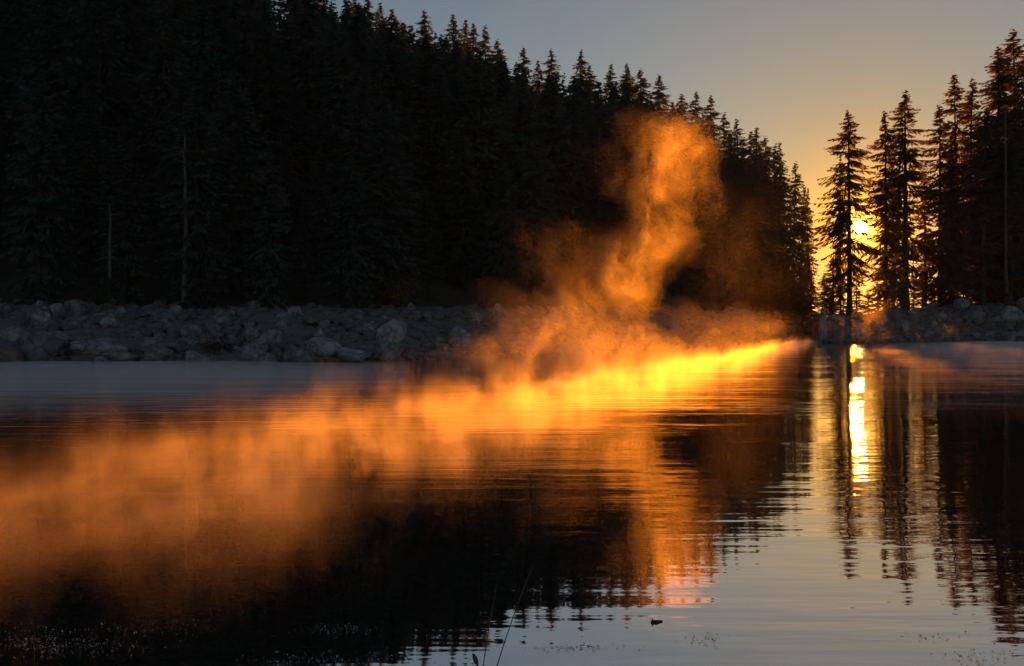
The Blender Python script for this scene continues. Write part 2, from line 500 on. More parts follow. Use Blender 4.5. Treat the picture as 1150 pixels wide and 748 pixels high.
# wood behind and beside them
def scatter(n, fx, dmin, ok, tries=60000):
    pts = []
    grid = {}
    for _ in range(tries):
        if len(pts) >= n: break
        px, Y = fx()
        x = (px - CX) / F * Y
        if not ok(px, x, Y): continue
        k = (int(x // dmin), int(Y // dmin)); bad = False
        for i in (-1, 0, 1):
            for j in (-1, 0, 1):
                for (a, b) in grid.get((k[0] + i, k[1] + j), ()):
                    if (a - x) ** 2 + (b - Y) ** 2 < dmin * dmin: bad = True
        if bad: continue
        grid.setdefault(k, []).append((x, Y)); pts.append((px, x, Y))
    return pts


occupied = [(P(a[0], a[1], a[2]).x, a[2]) for a in RIGHT]
right_bg = scatter(34, lambda: (random.uniform(1078, 1300), random.uniform(166, 250)), 5.0,
                   lambda px, x, Y: px > 1078 + (Y - 166) * 0.25 and all((x - a) ** 2 + (Y - b) ** 2 > 14 for a, b in occupied))
for (px, x, Y) in right_bg:
    gz = ground_xy(x, Y)
    limit = np.interp(px, [1078, 1100, 1112, 1130, 1160, 1300], [125, 118, 100, 70, 40, -20])
    H = min(random.uniform(24, 33), CAMZ + (HY - limit) / F * Y - gz)
    if H < 9: continue
    m = HERO[random.randrange(5)]
    t = place_tree(m, (x, Y, gz), random.random() * 6.28, H / 30, 1, 'dark spruce inside the right hand wood, hidden among its neighbours', 'spruces of the right hand wood')

# --- the left hillside
def left_ok(px, x, Y):
    S = float(shore(px)); t = Y - S
    cy = float(np.interp(px, CREST[:, 0], CREST[:, 1]))
    return t > 15.5 and Y < cy + 2 and U(x, Y) < -15.4 and px < 908


def left_sample():
    Y = random.uniform(56, 236)
    return random.uniform(-60, 908), Y


# skyline trees placed by column: tips read against the sky
SKYLINE = [(395, -2), (412, -4), (424, 3), (440, 8), (452, 22), (478, 11), (509, 13), (518, 22), (530, 25), (546, 28), (562, 43), (586, 50),
           (607, 66), (621, 56), (652, 54), (664, 72), (683, 70), (700, 74), (708, 70), (722, 76), (741, 82), (764, 105), (778, 102), (798, 106), (814, 126),
           (831, 132), (843, 146), (850, 142), (862, 152), (871, 160), (878, 158), (889, 180), (899, 208)]
names = ['first', 'second', 'third', 'fourth', 'fifth', 'sixth', 'seventh', 'eighth', 'ninth', 'tenth', 'eleventh', 'twelfth', 'thirteenth',
         'fourteenth', 'fifteenth', 'sixteenth', 'seventeenth', 'eighteenth', 'nineteenth', 'twentieth', 'twenty-first', 'twenty-second', 'twenty-third',
         'twenty-fourth', 'twenty-fifth', 'twenty-sixth', 'twenty-seventh', 'twenty-eighth', 'twenty-ninth', 'thirtieth', 'thirty-first', 'thirty-second', 'thirty-third']
sky_xy = []
for k, (px, py) in enumerate(SKYLINE):
    cy = float(np.interp(px, CREST[:, 0], CREST[:, 1])) + random.uniform(-5, 3)
    tp = P(px, py, cy)
    cy = cy if U(tp.x, cy) < -15 else min(cy * 1.15, 15.5 / (AZ - (px - CX) / F))
    tp = P(px, py, cy)
    gz = ground_xy(tp.x, cy)
    H = max(tp.z - gz, 9)
    m = FOREST[random.randrange(6)]
    t = place_tree(m, (tp.x, cy, tp.z - H), random.random() * 6.28, 1, 1,
                   'ridge spruce with its tip against the sky, %s from the left along the hillside skyline' % names[k], 'spruces on the left skyline')
    s = H / 20
    w = (0.85 + 0.35 * random.random()) * (0.75 + 0.25 * s)
    t.rotation_euler = (random.gauss(0, .02), random.gauss(0, .02), t.rotation_euler[2])
    t.scale = (w, w, s)
    sky_xy.append((tp.x, cy))

pts = scatter(640, left_sample, 3.9, lambda px, x, Y: left_ok(px, x, Y) and all((x - a) ** 2 + (Y - b) ** 2 > 6 for a, b in sky_xy))
pts.sort(key=lambda p: p[2])
rest = []
N_IND = 205
for k, (px, x, Y) in enumerate(pts):
    gz = ground_xy(x, Y)
    lim = float(np.interp(px, SKY[:, 0], SKY[:, 1])) + 16
    Hmax = CAMZ + (HY - lim) / F * Y - gz
    H = random.uniform(12, 22) * (0.72 if Y - shore(px) < 24 else 1.0)
    if random.random() < 0.12: H *= 0.55
    H = min(H, Hmax)
    if H < 5: continue
    w = H / 20 * random.uniform(0.85, 1.2)
    mi = random.randrange(6); rz = random.random() * 6.28
    if k < N_IND:
        t = place_tree(FOREST[mi], (x, Y, gz), rz, 1, 1, 'dark spruce in the shaded wood on the left hillside below the ridge', 'spruces on the shaded hillside')
        t.scale = (w, w, H / 20)
    else:
        rest.append((x, Y, gz, rz, w, H / 20, mi))

# the far part of that wood reads as one mass
LOW = [spruce_geo(20, r_, 60 + k, whorl=0.80, nb=6, twigs=7, bare=.04, ragged=0.3, tw=0.26, clump=.4, shape=1.7, limbs=False) for k, r_ in enumerate((3.9, 3.4, 4.2))]
parts = []
for (x, Y, gz, rz, w, hz, mi) in rest:
    (v, f), _ = LOW[mi % 3]
    c, s = math.cos(rz), math.sin(rz)
    q = np.stack([(v[:, 0] * c - v[:, 1] * s) * w + x, (v[:, 0] * s + v[:, 1] * c) * w + Y, v[:, 2] * hz + gz], 1)
    parts.append((q, f))
if parts:
    v, f = join(parts)
    tag(obj('spruce_woods', mesh_np('far_wood', v, f, M_FOREST)), 'dense mass of dark spruces high on the left hillside', 'wood', None, 'stuff')

# ------------------------------------------------------------------ dead trunks
def snag(label, px, ytop, ybase, Y, r0, seed):
    a = P(px, ybase, Y); b = P(px, ytop, Y); H = b.z - a.z
    r = np.random.default_rng(seed)
    t = empty('dead_trunk', (a.x, Y, a.z))
    zs = np.linspace(0, H, 8)
    path = np.stack([np.cumsum(r.normal(0, .03, 8)), np.cumsum(r.normal(0, .03, 8)), zs], 1)
    v, f = tube(path, np.linspace(r0, r0 * .35, 8), 7)
    obj('trunk', mesh_np('bare_trunk', v, f, M_DEAD, True), t)
    for k in range(9):
        i = r.integers(2, 8); an = r.random() * 6.28; L = r.uniform(.4, 1.3)
        d = np.array([math.cos(an), math.sin(an), r.uniform(-.3, .2)])
        vv, ff = tube([path[i], path[i] + d * L * .6, path[i] + d * L + np.array([0, 0, -.12])], [.05, .03, .01], 4)
        obj('branch_stub', mesh_np('branch_stub', vv, ff, M_DEAD, True), t)
    tag(t, label, 'dead tree')


snag('pale bare dead trunk standing in front of the dark trees near the right edge', 1130, 122, 330, 147, .26, 3)
snag('grey dead trunk in the dark wood on the left, left of the autumn bush', 208, 148, 340, 58.4, .17, 4)
snag('short grey dead trunk low in the dark wood, near the left picture edge', 124, 228, 312, 58.6, .12, 5)

# ------------------------------------------------------------------ bushes
def bush(name, label, cat, px, pyb, Y, w, h, mat, seed, n=900):
    r = np.random.default_rng(seed)
    x = (px - CX) / F * Y
    gz = ground_xy(x, Y)
    t = empty(name, (x, Y, gz))
    stems = []
    for k in range(9):
        an = r.random() * 6.28; sp = r.uniform(.15, .45) * w
        stems.append(tube([(0, 0, -.15), (math.cos(an) * sp * .5, math.sin(an) * sp * .5, h * .5), (math.cos(an) * sp, math.sin(an) * sp, h * r.uniform(.7, .95))], [.035, .022, .006], 4))
    v, f = join(stems)
    obj('stem', mesh_np('stems', v, f, M_BARK, True), t)
    c = r.normal(0, 1, (14, 3)); c /= np.linalg.norm(c, axis=1)[:, None]
    c = c * np.array([w * .38, w * .3, h * .33]) + np.array([0, 0, h * .55])
    p = c[r.integers(0, 14, n)] + r.normal(0, 1, (n, 3)) * np.array([w * .13, w * .13, h * .13])
    p[:, 2] = np.maximum(p[:, 2], .05)
    a = r.normal(0, 1, (n, 3)); a /= np.linalg.norm(a, axis=1)[:, None]
    b = np.cross(a, r.normal(0, 1, (n, 3))); b /= np.linalg.norm(b, axis=1)[:, None]
    L = r.uniform(.06, .13, n)[:, None]
    V = np.stack([p, p + a * L * .5 + b * L * .35, p + a * L, p + a * L * .5 - b * L * .35], 1).reshape(-1, 3)
    k = np.arange(n) * 4
    obj('leaves', mesh_np('leaves', V, np.stack([k, k + 1, k + 2, k + 3], 1), mat), t)
    tag(t, label, cat)


bush('autumn_bush', 'small orange brown autumn bush at the edge of the dark wood left of the mist', 'bush', 447, 305, 65.5, 2.6, 2.6, M_AUTUMN, 1, 1400)
bush('shrub', 'low dark shrub on top of the boulder bank beside the left edge boulders', 'bush', 112, 345, 60.5, 2.4, 1.1, M_SHRUB, 2)
bush('shrub', 'dull brown low shrub among the boulders at the waterline right of the pale rounded boulders', 'bush', 258, 386, 46.5, 2.6, 0.7, M_BROWN, 3)

# ------------------------------------------------------------------ boulders
def rock_mesh(seed, sub=4):
    bm = bmesh.new()
    bmesh.ops.create_icosphere(bm, subdivisions=sub, radius=1.0)
    r = random.Random(seed)
    planes = [(Vector((r.gauss(0, 1), r.gauss(0, 1), r.gauss(0, .8))).normalized(), r.uniform(.45, .85)) for _ in range(13)]
    o = Vector((seed * 3.1, seed * 1.7, 0))
    for v in bm.verts:
        p = v.co.copy()
        p *= 1 + 0.30 * mnoise.noise(p * 1.1 + o)
        for n, d in planes:
            k = p.dot(n) - d
            if k > 0: p -= n * k * 0.95
        p *= 1 + 0.035 * mnoise.fractal(p * 4 + o, 0.8, 2.0, 4)
        v.co = p
    me = bpy.data.meshes.new('boulder')
    bm.to_mesh(me); bm.free()
    me.polygons.foreach_set('use_smooth', np.ones(len(me.polygons), bool))
    me.materials.append(M_ROCK)
    return me


ROCKS = [rock_mesh(k) for k in range(12)]


def boulder(px, py_base, Y, wpx, hpx, label, group=None, sink=0.25, k=None, rz=None, name='boulder', zbase=None):
    """a boulder wpx wide and hpx high in the picture, standing at column px"""
    x = (px - CX) / F * Y
    z = zbase if zbase is not None else ground_xy(x, Y)
    o = obj(name, ROCKS[random.randrange(12) if k is None else k])
    w = wpx * Y / F / 2 / 0.85; h = hpx * Y / F / (2 - 2 * sink) / 0.8
    o.scale = (w, w * random.uniform(.7, 1.0), h)
    o.rotation_euler = (random.uniform(-.2, .2), random.uniform(-.2, .2), random.uniform(-.5, .5) + (math.pi if random.random() < .5 else 0) if rz is None else rz)
    o.location = (x, Y, z + h * (0.8 - 2 * sink * .8))
    tag(o, label, 'boulder', group)
    return o


# waterline boulders seen one by one: px, Y, width, height, label
FRONT = [
    (6, 43.6, 90, 24, 'long dark boulder cut by the left picture edge at the waterline'),
    (45, 44.0, 62, 30, 'dark pointed boulder at the waterline, second from the left picture edge'),
    (104, 45.5, 78, 24, 'long low dark boulder lying behind the small pale waterline stones'),
    (118, 43.2, 24, 9, 'small pale stone at the waterline in front of the long low dark boulder'),
    (139, 43.7, 36, 16, 'rounded pale boulder at the waterline, left one of the pale pair'),
    (174, 43.8, 38, 17, 'rounded pale boulder at the waterline, right one of the pale pair'),
    (190, 46.0, 60, 14, 'flat brownish slab behind the pale pair of waterline boulders'),
    (223, 43.6, 34, 15, 'pointed grey boulder at the waterline right of the pale pair'),
    (256, 43.4, 30, 7, 'low flat stone barely above the water right of the pointed grey boulder'),
    (287, 44.4, 32, 20, 'leaning grey boulder at the waterline with a steep left side'),
    (302, 43.8, 26, 12, 'small rounded boulder leaning on the steep sided one at the waterline'),
    (334, 44.6, 30, 15, 'smooth grey boulder at the waterline left of the mist'),
    (398, 46.6, 40, 18, 'broad boulder at the waterline half veiled by the orange mist'),
    (436, 48.6, 40, 16, 'waterline boulder deepest in the orange mist'),
    (360, 47.0, 46, 20, 'brownish boulder behind the smooth grey waterline one'),
]
for (px, Y, w, h, lab) in FRONT:
    boulder(px, 0, Y, w, h, lab, 'waterline boulders', sink=.22)

bpts = []
for _ in range(9000):
    if len(bpts) >= 195: break
    px = random.uniform(-30, 640)
    S = float(shore(px)); t = random.uniform(1.6, 17.5)
    Y = S + t; x = (px - CX) / F * Y
    R_ = random.choice([.2, .24, .28, .32, .38, .46, .62]) * (1.3 if t < 6 else .95)
    if all((x - a) ** 2 + (Y - b) ** 2 > (0.72 * (R_ + c)) ** 2 for a, b, c in bpts):
        bpts.append((x, Y, R_))
        o = boulder(px, 0, Y, 2 * R_ * F / Y, random.uniform(.85, 1.45) * R_ * F / Y, 'grey granite boulder among many on the stony left bank', 'boulders on the left bank', sink=.2)
rp = []
for _ in range(9000):
    if len(rp) >= 88: break
    px = random.uniform(925, 1190)
    S = float(shore(px)); t = random.uniform(0.5, 17)
    Y = S + t; x = (px - CX) / F * Y
    R_ = random.choice([.42, .55, .7, .9, 1.25]) * (0.7 if px < 1010 else 1)
    if all((x - a) ** 2 + (Y - b) ** 2 > (0.8 * (R_ + c)) ** 2 for a, b, c in rp):
        rp.append((x, Y, R_))
        boulder(px, 0, Y, 2 * R_ * F / Y, 1.25 * R_ * F / Y, 'angular grey boulder on the steep stony right bank', 'boulders on the right bank', sink=.2)
boulder(1090, 0, 143, 28, 16, 'big pale slab sided boulder high on the right bank', 'boulders on the right bank', zbase=2.9)
boulder(1136, 0, 144, 34, 18, 'biggest blue grey boulder at the right picture edge', 'boulders on the right bank', zbase=2.9)
boulder(924, 0, 129, 9, 36, 'upright pillar shaped stone at the left end of the right bank', None, sink=.1, zbase=-.2).rotation_euler = (0, .04, .3)
# three stones out in the lit water
for (px, w, h, lab) in [(781, 13, 13, 'small dark stone in the shining water, left one of three'), (797, 18, 16, 'small dark stone in the shining water, middle and largest of three'),
                        (813, 13, 12, 'small dark stone in the shining water, right one of three')]:
    boulder(px, 0, 64, w, h, lab, 'stones in the shining water', sink=.12, zbase=0.0)

# small stones between the boulders: nobody could count them
r = np.random.default_rng(5)
sm = []
ico = bmesh.new(); bmesh.ops.create_icosphere(ico, subdivisions=2, radius=1); ico.verts.ensure_lookup_table()
iv = np.array([v.co[:] for v in ico.verts]); fi = np.array([[v.index for v in f.verts] for f in ico.faces]); ico.free()
for _ in range(3600):
    if r.random() < .72:
        px = r.uniform(-40, 900); t = r.uniform(0.0, 18)
    else:
        px = r.uniform(905, 1200); t = r.uniform(0, 19)
    Y = float(shore(px)) + t; x = (px - CX) / F * Y
    s = r.uniform(.12, .36) * (1 + (Y - 43) / 90)
    q = iv * (1 + .22 * r.normal(0, 1, (len(iv), 1)).clip(-1.2, 1.2) * .6) * s * np.array([r.uniform(.8, 1.4), 1, r.uniform(.5, .8)])
    a = r.random() * 6.28
    q = q @ np.array([[math.cos(a), math.sin(a), 0], [-math.sin(a), math.cos(a), 0], [0, 0, 1]])
    sm.append((q + np.array([x, Y, ground_xy(x, Y) + s * .2]), fi))
v, f = join(sm)
tag(obj('gravel', mesh_np('gravel', v, f, M_ROCK, True)), 'small grey stones filling the gaps between the boulders', 'gravel', None, 'stuff')

# ------------------------------------------------------------------ things in the near water
def wpt(px, py):                      # point of the water surface seen at a pixel
    Y = CAMZ * F / (py - HY); return Vector(((px - CX) / F * Y, Y, 0))


b0 = wpt(537, 752); b0.z = 0
def stalk(label, tip, base, bend, r0, seed, parts=1):
    Yb = base.y
    a = Vector((base.x, Yb, -.25)); b = P(tip[0], tip[1], Yb + tip[2])
    m = (a + b) / 2 + Vector(bend)
    path = [((1 - s) ** 2) * a + 2 * s * (1 - s) * m + s * s * b for s in np.linspace(0, 1, 14)]
    v, f = tube([p[:] for p in path], np.linspace(r0, r0 * .25, 14), 5)
    o = obj('reed_stalk', mesh_np('reed_stalk', v, f, M_REED, True))
    return tag(o, label, 'reed', 'reed stalks in the near water')


stalk('longest reed stalk leaning right out of the near water at the bottom edge', (598, 636, .05), wpt(540, 752), (-.03, 0, .0), .0042, 1)
stalk('shorter upright reed stalk in front of the leaning long one at the bottom edge', (558, 655, .0), wpt(534, 754), (-.01, 0, .02), .0036, 2)
stalk('thin short reed stalk close to the left bottom corner', (38, 716, 0), wpt(39, 756), (.004, 0, 0), .0028, 3)
stalk('bent grass blade curving left from the reed stalks at the bottom edge', (505, 742, 0), wpt(532, 752), (-.02, 0, .05), .0024, 4)
stalk('second bent grass blade arching low over the water left of the reeds', (507, 738, .03), wpt(526, 752), (-.015, .02, .045), .0020, 5)
# dark seed head / snagged leaf at the reeds' foot
bm = bmesh.new(); bmesh.ops.create_icosphere(bm, subdivisions=3, radius=1)
for v_ in bm.verts: v_.co *= 1 + .35 * mnoise.noise(v_.co * 2.2)
me = bpy.data.meshes.new('seed_head'); bm.to_mesh(me); bm.free(); me.materials.append(M_STICK)
o = obj('seed_head', me); c_ = wpt(534, 752); o.location = P(534, 741, c_.y - .02); o.scale = (.010, .010, .028); o.rotation_euler = (0, -.4, 0)
tag(o, 'dark ragged seed head stuck at the foot of the reed stalks', 'seed head')

# floating stick
a, b = wpt(731, 699), wpt(744, 698)
v, f = tube([(a.x, a.y, .004), ((a.x + b.x) / 2, a.y, .005), (b.x, b.y, .003)], [.007, .008, .003], 6)
root = empty('floating_stick', (0, 0, 0))
obj('stem', mesh_np('stick', v, f, M_STICK, True), root)
v, f = tube([(a.x + .012, a.y, .008), (a.x + .004, a.y, .022)], [.004, .002], 5)
obj('twig', mesh_np('twig', v, f, M_STICK, True), root)
tag(root, 'short dark stick floating on the pale reflected sky', 'stick')


def weed(name, label, cx, cy, rx, ry, n, seed, mat, size=(.008, .02), tilt=.12, group='patches of floating weed'):
    r = np.random.default_rng(seed)
    V, Fc = [], []
    k = 0
    for _ in range(n):
        px = cx + r.normal(0, rx * .5); py = cy + r.normal(0, ry * .5)
        c = wpt(px, min(max(py, 560), 770)); L = r.uniform(*size); an = r.random() * 6.28
        d = Vector((math.cos(an), math.sin(an), 0)); s = Vector((-d.y, d.x, 0)) * L * .22
        z = .003
        up = Vector((0, 0, abs(r.normal(0, tilt)) * L))
        V += [(c + d * L * -.5 + Vector((0, 0, z)))[:], (c + s + up * .5 + Vector((0, 0, z)))[:], (c + d * L * .5 + up + Vector((0, 0, z)))[:], (c - s + up * .5 + Vector((0, 0, z)))[:]]
        Fc.append((k, k + 1, k + 2, k + 3)); k += 4
    o = obj(name, mesh_np(name, np.array(V), np.array(Fc), mat))
    return tag(o, label, 'water weed', group, 'stuff')


M_GLINT = mat_plain('glint_leaf', (0.52, 0.58, 0.56), 0.25)  # pale base colour stands in for sky glints on the weed
weed('pondweed', 'thin dark weed patch floating on pale water right of the reeds', 652, 728, 46, 5, 70, 1, M_WEED)
weed('pondweed', 'faint weed patch floating near the middle of the bottom edge', 790, 718, 30, 8, 40, 2, M_WEED)
weed('pondweed', 'scattered weed bits floating in the bottom right corner', 1100, 738, 50, 10, 70, 3, M_WEED)
weed('pondweed', 'few specks of weed floating below the tree reflections on the right', 1045, 716, 35, 6, 24, 4, M_WEED)
weed('pondweed', 'glittering weed patch floating in the bottom left corner', 50, 722, 110, 18, 320, 5, M_GLINT, (.006, .017), .3)
weed('pondweed', 'glittering weed streak on the dark water left of centre', 385, 707, 50, 7, 90, 6, M_GLINT, (.005, .014), .3)
weed('pondweed', 'glittering weed streak along the bottom edge left of the reeds', 380, 744, 110, 10, 200, 7, M_GLINT, (.005, .014), .3)
weed('pondweed', 'thin glittering weed streak right of the corner patch', 170, 705, 60, 9, 60, 8, M_GLINT, (.005, .013), .3)

# ------------------------------------------------------------------ mist
MIST_G = 0.46
STEP_LAYER, STEP_PLUME = 1.0, 1.0
LAYER_D, PLUME_D = 0.31, 0.135


def volume_mat(name, build, color=(0.97, 0.91, 0.76), aniso=MIST_G, step=1.0):  # sunbeam orange put into the warm tint of white mist
    m, nt, out = new_mat(name); g = G(nt)
    pv = g.n('ShaderNodeVolumeScatter')
    pv.inputs['Color'].default_value = color + (1,)
    pv.inputs['Anisotropy'].default_value = aniso
    d = build(g)
    g.set(pv.inputs['Density'], d)
    g.link(pv.outputs[0], out.inputs['Volume'])
    m.cycles.volume_step_rate = step
    return m


def layer_density(g):
    tc = g.n('ShaderNodeTexCoord'); p = tc.outputs['Object']
    sx = g.n('ShaderNodeSeparateXYZ'); g.link(p, sx.inputs[0])
    x, y, z = sx.outputs
    u = g.m('SUBTRACT', x, g.m('MULTIPLY', y, AZ))
    nz = g.noise(g.v('MULTIPLY', p, (0.75, 0.42, 0.8)), 1.0, 3.0, 0.58)
    u2 = g.m('ADD', u, g.m('MULTIPLY', g.m('SUBTRACT', nz, 0.5), 3.0))
    strip = g.m('MULTIPLY', g.ramp(u2, -9.7, -7.7), g.ramp(u2, -3.5, -5.6))
    near = g.ramp(y, 5.3, 9.0)
    body = g.m('MULTIPLY', g.m('MULTIPLY', strip, near), g.ramp(y, 18, 80, LAYER_D, LAYER_D * .5))
    tot = body
    fine = g.noise(g.v('MULTIPLY', p, (2.3, 1.0, 1.0)), 1.0, 4.0, 0.62)
    nz = g.m('ADD', nz, g.m('MULTIPLY', g.m('SUBTRACT', fine, 0.5), 0.9))
    wisp = g.ramp(nz, 0.38, 0.64, 0.06, 1.45)
    top = g.ramp(nz, 0.38, 0.80, 0.06, 0.30)
    fall = g.m('EXPONENT', g.m('MULTIPLY', g.m('DIVIDE', z, top), -1.0))
    return g.m('MULTIPLY', g.m('MULTIPLY', tot, wisp), g.m('MULTIPLY', fall, g.ramp(z, 1.30, 0.6)))


M_LAYER = volume_mat('lake_mist', layer_density, step=STEP_LAYER)
YS = [5.0, 12, 25, 40, 60, 85, 115, 150]
L_ = [AZ * y - 12.6 for y in YS]
R_ = [AZ * y - 1.2 for y in YS]
vs, fs = [], []
for y, l, r_ in zip(YS, L_, R_):
    vs += [(l, y, .006), (r_, y, .006), (r_, y, 1.45), (l, y, 1.45)]
n_ = len(YS)
for i in range(n_ - 1):
    a = i * 4; b = a + 4
    fs += [(a, a + 1, b + 1, b), (a + 1, a + 2, b + 2, b + 1), (a + 2, a + 3, b + 3, b + 2), (a + 3, a, b, b + 3)]
fs += [(3, 2, 1, 0), (n_ * 4 - 4, n_ * 4 - 3, n_ * 4 - 2, n_ * 4 - 1)]
tag(obj('mist', outward(mesh_np('mist', np.array(vs), np.array(fs), M_LAYER))), 'low morning mist over the lake, orange where the sunbeam crosses it', 'mist', None, 'stuff')

# thin grey veil on the shaded water along both banks
def veil_mat(dens):
    vm, nt, out = new_mat('shade_mist'); g = G(nt)
    pv = g.n('ShaderNodeVolumeScatter'); pv.inputs['Density'].default_value = dens; pv.inputs['Anisotropy'].default_value = 0.3
    pv.inputs['Color'].default_value = (.95, .96, .98, 1)
    g.link(pv.outputs[0], out.inputs['Volume'])
    return vm


def veil(label, stations, vm):
    vs, fs = [], []
    for (x0, y0, x1, y1, h) in stations:                 # landward and lakeward end of each cross section
        for k in range(9):
            q = k / 8; x = x0 + (x1 - x0) * q; y = y0 + (y1 - y0) * q
            vs.append((x, y, .008)); vs.append((x, y, .012 + h * math.sin(math.pi * min(1, .06 + q * .94)) ** 1.0 * (1.25 - .8 * q) * (1 + .35 * mnoise.noise((x * .3, y * .3, 0)))))
    n = len(stations)
    for i in range(n - 1):
        for k in range(8):
            a = (i * 9 + k) * 2; b = a + 18
            fs += [(a + 1, a + 3, b + 3, b + 1), (a, b, b + 2, a + 2)]
        a = i * 18; b = a + 18; fs += [(a, a + 1, b + 1, b)]; a += 16; b += 16; fs += [(a, b, b + 1, a + 1)]
    for i, fl in ((0, 1), (n - 1, 0)):
        for k in range(8):
            a = (i * 9 + k) * 2; q = (a, a + 2, a + 3, a + 1); fs.append(q if fl else q[::-1])
    tag(obj('mist', outward(mesh_np('veil', np.array(vs), np.array(fs), vm))), label, 'mist', None, 'stuff')


def st(px, dy, h): 
    y = float(shore(px)) + .6; x = (px - CX) / F * y; y2 = y - dy
    return (x, y, (px - CX) / F * y2, y2, h)


veil('grey mist lying on the shaded water along the left boulder bank', [st(px, 27, .42 * min(1, (482 - px) / 240)) for px in range(-260, 500, 40)], veil_mat(.085))
veil('grey mist lying on the shaded water along the right bank', [st(px, 118, .5 * min(1, (px - 976) / 130)) for px in range(980, 1400, 30)], veil_mat(.024))

# rising column: px, py, Y, rx, rz (pixels), strength
YP = 38.0
PUFF = [(690, 394, 38, 95, 32, .9), (600, 384, 36, 78, 46, .95), (540, 394, 35, 66, 26, .65), (650, 345, 37, 56, 44, .7), (628, 300, 37, 46, 48, .5),
        (600, 275, 37, 34, 34, .22), (640, 262, 37, 22, 30, .25), (705, 318, 38, 44, 50, 1.0), (735, 255, 38.5, 40, 55, .8), (752, 180, 39, 42, 48, .95),
        (728, 146, 39, 40, 24, .5), (786, 190, 40, 26, 66, .5), (700, 205, 39, 22, 40, .35), (830, 285, 46, 75, 70, .14),
        (790, 374, 44, 90, 30, .35), (870, 374, 60, 60, 24, .40), (665, 190, 38, 46, 26, .14), (580, 345, 36, 46, 38, .5)]


def puff_centres(puffs):
    out = []
    for (px, py, Y, rx, rz, a) in puffs:
        if px < 900: Y = min(66.0, min(-8.2, max(-10.4, -8.9 - (750 - px) * .008)) / ((px - CX) / F - AZ))
        c = P(px, py, Y); out.append((c, rx * Y / F, rx * Y / F * .9, rz * Y / F, a))
    return out


def plume_density(g, puffs, dens):
    tc = g.n('ShaderNodeTexCoord'); p = tc.outputs['Object']
    wn = g.noise(p, 0.42, 2.0, 0.55, 'Color')
    w = g.v('ADD', p, g.v('SCALE', g.v('SUBTRACT', wn, (.5, .5, .5)), scale=3.0))
    wf = g.noise(g.v('MULTIPLY', w, (1, 1, .75)), 1.5, 2.0, 0.55, 'Color')
    w = g.v('ADD', w, g.v('SCALE', g.v('SUBTRACT', wf, (.5, .5, .5)), scale=1.6))
    acc = None
    for (c, rx, ry, rz, a) in puff_centres(puffs):
        d = g.v('MULTIPLY', g.v('SUBTRACT', w, c[:]), (1 / rx * .78, 1 / ry * .78, 1 / rz * .78))
        q = g.v('DOT_PRODUCT', d, d)
        f_ = g.m('MULTIPLY', g.m('MAXIMUM', g.m('SUBTRACT', 1.0, q), 0.0), a)
        acc = f_ if acc is None else g.m('MAXIMUM', acc, f_)
    det = g.noise(g.v('MULTIPLY', w, (1, 1, .42)), 1.15, 3.0, 0.60)
    dd = g.m('MULTIPLY', acc, g.ramp(det, 0.37, 0.67, 0.04, 1.7))
    return g.m('MULTIPLY', g.m('MULTIPLY', dd, acc), dens)




def plume(name, label, puffs, dens):
    m = volume_mat('rising_mist', lambda g: plume_density(g, puffs, dens), step=STEP_PLUME)
    hb = bmesh.new()
    for (c, rx, ry, rz, a) in puff_centres(puffs):
        mt = Matrix.Translation(c) @ Matrix.Diagonal((rx * 1.28 + 1.6, ry * 1.28 + 1.6, rz * 1.28 + 1.6, 1))
        bmesh.ops.create_icosphere(hb, subdivisions=2, radius=1, matrix=mt)
    me = bpy.data.meshes.new('hull'); hb.to_mesh(me); hb.free()
    tmp = obj('hull_source', me)
    md = tmp.modifiers.new('r', 'REMESH'); md.mode = 'VOXEL'; md.voxel_size = .45
    dg = bpy.context.evaluated_depsgraph_get()
    me2 = bpy.data.meshes.new_from_object(tmp.evaluated_get(dg)); bpy.data.objects.remove(tmp)
    co = np.empty(len(me2.vertices) * 3, np.float32); me2.vertices.foreach_get('co', co); co = co.reshape(-1, 3); co[:, 2] = np.maximum(co[:, 2], .01)
    me2.vertices.foreach_set('co', co.ravel()); me2.materials.clear(); me2.materials.append(m); me2.name = name; outward(me2)
    return tag(obj(name, me2), label, 'mist', None, 'stuff')


plume('mist_column', 'orange sunlit column of mist curling up from the lake before the dark wood', PUFF, PLUME_D)
plume('mist_column', 'faint brown orange mist rising below the sun along the right bank',
      [(1005, 352, 112, 34, 60, .8), (975, 366, 108, 50, 24, 1.0), (1030, 372, 108, 60, 20, .8), (1010, 300, 114, 22, 40, .5), (945, 372, 108, 40, 18, .8)], .022)

# ------------------------------------------------------------------ haze
HAZE_D = 0.00008
if HAZE_D > 0:
    hm, nt, out = new_mat('haze_air'); g = G(nt)
    pv = g.n('ShaderNodeVolumePrincipled'); pv.inputs['Density'].default_value = HAZE_D; pv.inputs['Anisotropy'].default_value = 0.0
    pv.inputs['Color'].default_value = (0.9, 0.9, 0.9, 1)
    g.link(pv.outputs[0], out.inputs['Volume'])
    x0, x1, y0, y1, z0, z1 = -260, 320, -40, 290, -2.7, 115
    hv = np.array([(x, y, z) for x in (x0, x1) for y in (y0, y1) for z in (z0, z1)], float)
    hf = np.array([(0, 1, 3, 2), (4, 6, 7, 5), (0, 4, 5, 1), (2, 3, 7, 6), (0, 2, 6, 4), (1, 5, 7, 3)])
    tag(obj('haze', outward(mesh_np('haze', hv, hf, hm))), 'thin morning haze filling the valley air', 'haze', None, 'stuff')

